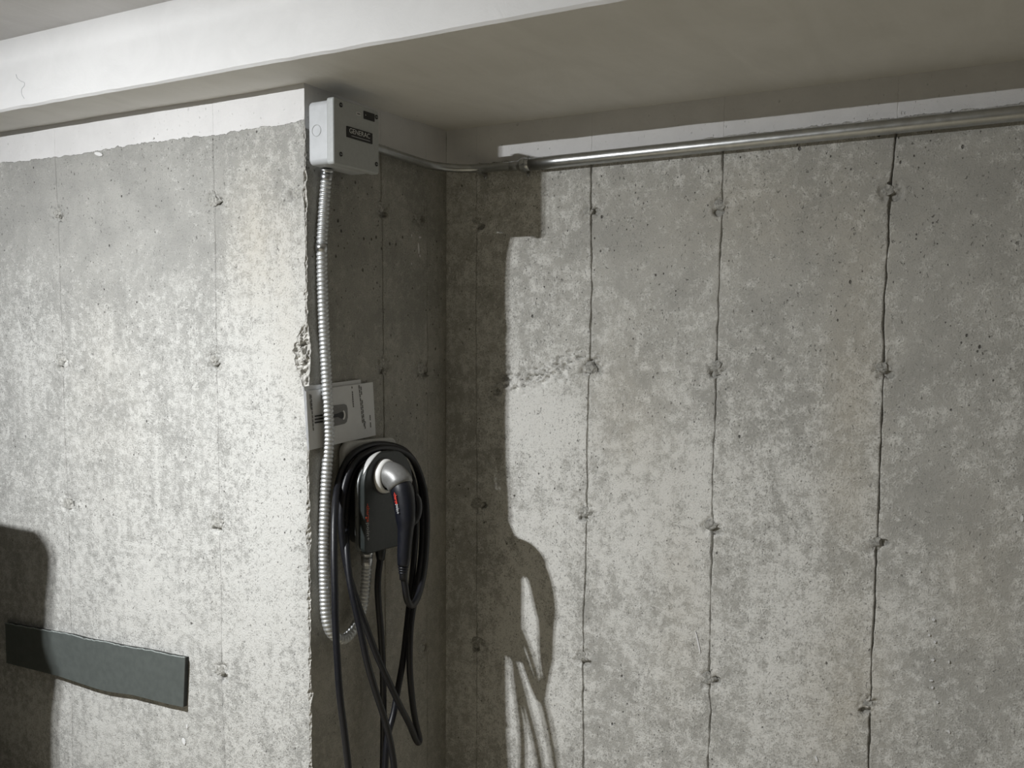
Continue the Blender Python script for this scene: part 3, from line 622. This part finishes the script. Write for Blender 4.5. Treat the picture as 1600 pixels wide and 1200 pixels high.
Pl, ql = resample(lv, 0.005); sweep('latch_lever', Pl, (np.interp(ql/ql[-1], [0, .2, .8, 1], [.004, .007, .006, .003]), np.interp(ql/ql[-1], [0, .2, .8, 1], [.006, .011, .010, .006])), M_GRIP, cn, 12, True, (1, 0, 0.3))
for i in range(4):
    z = 0.968-0.0066*i; sweep('strain_relief_rib', [(X0+0.174-0.0002*i, 2.160, z+d) for d in (0.0026, 0.0024, -0.0012, -0.0014)], np.array([0.011, 0.0146-0.0008*i, 0.0142-0.0008*i, 0.011]), M_GRIP, cn, 16)
sweep('strain_relief_core', [(X0+0.174, 2.160, z) for z in (0.975, 0.95, 0.93)], np.array([0.0115, 0.0108, 0.0098]), M_RUBBER, cn, 14)
# lettering along the side of the grip that faces the room
ga, gb = onX(603, 764, X0+0.160), onX(616, 797, X0+0.176)
axl = Vector(gb-ga).normalized(); nrm = Vector((0.62, -0.78, 0.18)); ayl = nrm.cross(axl).normalized(); nrm = axl.cross(ayl)
def on_grip(f): 
    i = int(f*(len(Pg)-1)); return Vector(Pg[i]), max(ru[i], rv[i])
def gtext(s, f0, f1, mat):
    c0, r0 = on_grip(f0); c1, r1 = on_grip(f1); a = (c1-c0).normalized(); nn = Vector((-0.05, -0.98, 0.06)); nn = (nn-a*nn.dot(a)).normalized(); bb_ = nn.cross(a).normalized()
    o = text('lettering', s, 0.012, frame((0, 0, 0), a, bb_), mat, gr, 'LEFT', 0.0006, 1.0, 0.0002)
    co = np.array([v.co[:] for v in o.data.vertices]); L = (co @ np.array(a)).max()
    p0 = c0+nn*(r0+0.0006)
    k = (c1-c0).length/L; o.data.transform(Matrix.Translation(p0) @ Matrix.Scale(k, 4, a)); return o
gtext('-charge', 0.10, 0.25, M_RED); gtext('poin+', 0.26, 0.38, M_GREYPRINT)

# ------------------------------------------------------------------ charging cable: one cord looped three times over the charger
W1, W2, W3 = 0.034, 0.034, 0.050
def sp(l): return [side(*p) for p in l]
path = []
path += [np.array((X0+0.06, 2.215, 0.972))]+sp([(590, 917, .06), (595, 987, .06), (598, 1044, .058), (599, 1100, .056), (599, 1160, .055), (597, 1230, .055)])          # out of the gland, down
path += sp([(590, 1330, .06), (592, 1370, .075), (600, 1340, .09), (601, 1230, .088), (605, 1157, .086), (615, 1115, .084), (622, 1075, .082), (630, 1030, .080), (635, 987, .076), (640, 940, .070), (646, 880, .058), (650, 820, .044), (648, 765, W1)])   # back up the right
path += sp([(634, 728, W1), (606, 712, W1), (580, 716, W1), (556, 732, W1), (545, 768, W1), (541, 815, W1), (541, 850, .064), (546, 905, .090), (555, 948, .110), (565, 993, .126), (574, 1036, .134), (589, 1087, .138), (601, 1123, .138), (611, 1166, .138), (617, 1215, .138)])  # over, down the left
path += sp([(618, 1300, .140), (606, 1390, .150), (580, 1395, .155), (556, 1310, .158), (545, 1205, .158), (538, 1143, .155), (531, 1087, .150), (527, 1030, .140), (524, 973, .128), (523, 917, .118), (522, 860, .100), (523, 800, .072), (529, 752, W2)])  # lower loop and up the left
path += sp([(545, 716, W2), (572, 698, W2), (606, 695, W2), (638, 709, W2), (656, 750, .040), (660, 810, .052), (658, 870, .070), (650, 925, .088), (642, 975, .098), (640, 1030, .100), (642, 1072, .100), (647, 1115, .098), (652, 1140, .096), (656, 1155, .096)])  # over, down the right
path += sp([(655, 1163, .100), (649, 1154, .104), (640, 1132, .112), (624, 1101, .116), (607, 1064, .114), (590, 1027, .108), (573, 982, .098), (557, 938, .086), (544, 895, .072), (536, 850, .060), (533, 805, .053), (538, 760, W3)])  # tight hairpin, back up left
path += sp([(552, 726, W3), (580, 705, W3), (612, 700, W3), (643, 715, W3), (661, 756, .066), (667, 805, .088), (666, 855, .115), (662, 895, .140), (654, 930, .160), (644, 947, .170), (636, 938, .173), (633, 915, .174)])+[np.array((X0+0.174, 2.160, 0.938))]
cb = empty('charging_cable', (X0+0.06, 2.215, 0.0), 'black charging cord looped several times over the wall charger', 'cable')
P, _ = resample(path, 0.008)
k = np.ones(5)/5; Pp = np.pad(P, ((2, 2), (0, 0)), mode='edge'); P = np.stack([np.convolve(Pp[:, i], k, 'valid') for i in range(3)], 1)
cord = sweep('cord', P, 0.0088, M_RUBBER, cb, 12)

# ------------------------------------------------------------------ instruction booklets tucked behind the conduit
def booklet(name, quad, w, th, pages, label, curl=0.0):
    q = [side(*p, w) for p in quad]                   # TL, TR, BR, BL
    root = empty(name, tuple(q[3]), label, 'booklet', 'paper booklets behind the conduit'); n = 14
    def sheet(nm, d0, d1, inset, mat):
        v = []; f = []
        for d in (d0, d1):
            for i in range(n+1):
                s = i/n
                for j in range(2):
                    a = q[0]*(1-s)+q[1]*s; c = q[3]*(1-s)+q[2]*s; t = inset if j else 1-inset
                    s2 = min(max(s, inset*0.6), 1-inset*0.6); a = q[0]*(1-s2)+q[1]*s2; c = q[3]*(1-s2)+q[2]*s2
                    p = c*(1-t)+a*t; bow = curl*(math.sin(math.pi*s)*0.3+max(0, s-0.75)*1.2)
                    v.append((p[0]+d+bow, p[1], p[2]))
        m = 2*(n+1)
        for i in range(n):
            a = 2*i; f += [(a, a+1, a+3, a+2), (m+a+1, m+a, m+a+2, m+a+3), (a, a+2, m+a+2, m+a), (a+1, m+a+1, m+a+3, a+3)]
        f += [(0, m, m+1, 1), (2*n, 2*n+1, m+2*n+1, m+2*n)]
        return pydata(nm, v, f, mat, root)
    sheet('back_cover', 0, th*0.15, 0, M_PAPER); sheet('pages', th*0.15, th*0.85, 0.02, M_PAPER2); c = sheet('front_cover', th*0.85, th, 0, M_PAPER)
    return root, q, c
booklet('instruction_booklet', [(473.5, 604), (562, 593), (566, 676), (480, 702)], 0.0035, 0.003, 3, 'rear white paper booklet, its corner showing above the printed booklet')
bk, q, cov = booklet('instruction_booklet', [(476, 611), (580.5, 597), (585, 680), (481, 703.5)], 0.0070, 0.004, 3, 'white booklet printed with a small charger picture, behind the ribbed conduit', 0.0015)
TH = 0.0040
def pq(px, py, d=0.0): return onX(px, py, X0+0.0070+TH+0.0010+d)
def patch(name, pts, mat, d0=-0.0004, d1=0.0010):
    fr = [pq(*p, d1) for p in pts]; bk_ = [np.array((p[0]-(d1-d0), p[1], p[2])) for p in fr]; n = len(fr)
    return pydata(name, fr+bk_, [tuple(range(n-1, -1, -1))]+[(i, (i+1) % n, (i+1) % n+n, i+n) for i in range(n)], mat, cov)
patch('printed_charger', [(519, 634), (538, 631.5), (541.5, 633), (543, 638), (543.5, 652), (542, 659), (539, 662), (519, 666.5)], M_INKG)
patch('printed_plug', [(520, 648), (528, 646), (534, 643.5), (538, 644.5), (539, 649), (538.5, 653), (534, 654), (528, 651.5), (520, 653)], M_INK, 0.0009, 0.0016)
arcp = [(536.5+3.4*math.sin(math.radians(t)), 648.5-7.5*math.cos(math.radians(t))) for t in range(0, 181, 20)]; arci = [(536.0+1.6*math.sin(math.radians(t)), 648.5-5.2*math.cos(math.radians(t))) for t in range(180, -1, -20)]
patch('printed_ring', arcp+arci, M_PRINT, 0.0015, 0.0021)
for y0 in (648.5, 653.5, 658.5): patch('printed_bar', [(492.5, y0+1), (505, y0-1.2), (505, y0+1.0), (492.5, y0+3.0)], M_INK)
for x0, y0, x1, y1 in ((486, 617, 490, 674), (484.3, 616, 486.2, 640), (550, 604, 552.5, 637), (561, 602, 567, 662), (564, 604, 569.5, 668), (578, 646, 579.5, 671), (570.5, 658, 570.8, 670)):
    m_ = 9; 
    for i in range(m_):
        if random.random() < 0.12: continue
        a, b_ = i/m_, (i+0.82)/m_; xa_, ya, xb, yb = x0+(x1-x0)*a, y0+(y1-y0)*a, x0+(x1-x0)*b_, y0+(y1-y0)*b_
        patch('printed_line', [(xa_, ya), (xa_+0.9, ya), (xb+0.9, yb), (xb, yb)], M_INKG)

# ------------------------------------------------------------------ rubber strip on the pier
TS = 0.017
top = [(8, 974), (40, 980), (72, 985.5), (110, 992), (135, 999), (165, 1004), (192, 1010), (230, 1016), (262, 1023), (289, 1028)]
bot = [(286, 1105), (262, 1100), (235, 1093), (205, 1085.5), (185, 1083), (168, 1080.5), (150, 1076), (120, 1066), (90, 1056), (50, 1046), (10, 1036)]
def strip(name, y0, y1, grow, mat, parent):
    fr = [onY(px, py+grow*(1 if (px, py) in bot else -1), y1) for px, py in top+bot]; bk_ = [np.array((p[0], y0, p[2])) for p in fr]; n = len(fr)
    f = [tuple(range(n)), tuple(range(2*n-1, n-1, -1))]+[(i, i+n, (i+1) % n+n, (i+1) % n) for i in range(n)]
    return pydata(name, fr+bk_, f, mat, parent)
p0 = onY(180, 1080, YL)
stp = empty('bumper_strip', (p0[0], YL-0.007, p0[2]), 'grey-green rubber bumper strip with wavy lower edge on lit concrete', 'bumper strip')
core = strip('foam_core', YL+0.001, YL-TS+0.002, 0.0, M_STRIPC, stp)
strip('face_sheet', YL-TS+0.0025, YL-TS, 0.0, M_STRIP, stp)
edge = [onY(px, py, YL-TS+0.0015)+np.array((0, 0, 0.0005)) for px, py in top]; P, _ = resample(edge, 0.006); P[:, 2] += (fbm(P[:, 0]*90, P[:, 0]*0+3, 3)-0.5)*0.004
sweep('cut_edge', P, 0.0018, M_STRIPE, stp, 6)

# ------------------------------------------------------------------ unseen van added to cast the pier's shadow, its outline traced from that shadow
VY1 = 1.2; VY0 = -0.55
LS = LAMP-np.array((0, 0, 0.017)); tt = (VY1-LS[1])/(YL-LS[1])
S = [(-3.30, -.515), (-2.98, -.522), (-2.80, -.530), (-2.765, -.545), (-2.738, -.572), (-2.726, -.603), (-2.734, -.66), (-2.750, -.74), (-2.757, -.83), (-2.752, -.89), (-2.735, -.93), (-2.712, -.965), (-2.722, -1.02), (-2.738, -1.09), (-2.748, -1.257)]
prof = []
for sx, sz in S: p = LS+tt*(np.array((sx, YL, CAMZ+sz))-LS); prof.append((p[0], p[2]))
low = [(prof[-1][0], 0.95), (prof[-1][0]+0.01, 0.70), (prof[-1][0]+0.04, 0.62), (prof[-1][0]+0.04, 0.36), (prof[-1][0], 0.30)]
front = [(-5.75, 0.30), (-5.85, 0.40), (-5.85, 0.75), (-5.70, 0.95), (-5.15, 1.08), (-4.45, 1.52), (-4.25, prof[0][1])]
pts = prof+low+front
vn = empty('shadow_caster_van', (-4.1, 0.15, 0.0), 'unseen shadow caster left of the concrete pier, guessed as a dark van', 'van')
prism('van_body', pts, lambda a, b_, d: (a, d, b_), VY0, VY1, M_VAN, vn, 0.0)
vb = vn.children[0]; vb.data.polygons.foreach_set('use_smooth', [True]*len(vb.data.polygons)); vb.data.set_sharp_from_angle(angle=math.radians(50))
box('rear_window', (prof[8][0]-0.03, VY0+0.25, 1.15), (prof[8][0]+0.006, VY1-0.25, 1.45), M_GLASSV, vn, 0.004)
box('rear_bumper', (prof[-1][0], VY0+0.03, 0.40), (prof[-1][0]+0.06, VY1-0.03, 0.60), M_CHGB, vn, 0.02)
for y0, y1 in ((VY1-0.004, VY1+0.004), (VY0-0.004, VY0+0.004)):
    for x0, x1 in ((-3.28, -2.68), (-4.0, -3.36)):
        prism('side_window', [(x0, 1.02), (x1, 1.02), (x1-0.03, 1.46), (x0+0.02, 1.46)], lambda a, b_, d: (a, d, b_), y0, y1, M_GLASSV, vn)
for x in (-3.05, -5.10):
    for y0, y1 in ((VY1-0.20, VY1-0.005), (VY0+0.005, VY0+0.20)):
        n = 28; wo = [(x+0.33*math.cos(2*math.pi*k/n), 0.33+0.33*math.sin(2*math.pi*k/n)) for k in range(n)]
        wh = prism('wheel', wo, lambda a, b_, d: (a, d, b_), y0, y1, M_TYRE, vn, 0.02)
for y in (VY0+0.12, VY1-0.24): box('tail_lamp', (prof[-1][0]-0.02, y, 0.78), (prof[-1][0]+0.012, y+0.12, 1.0), M_TAIL, vn)
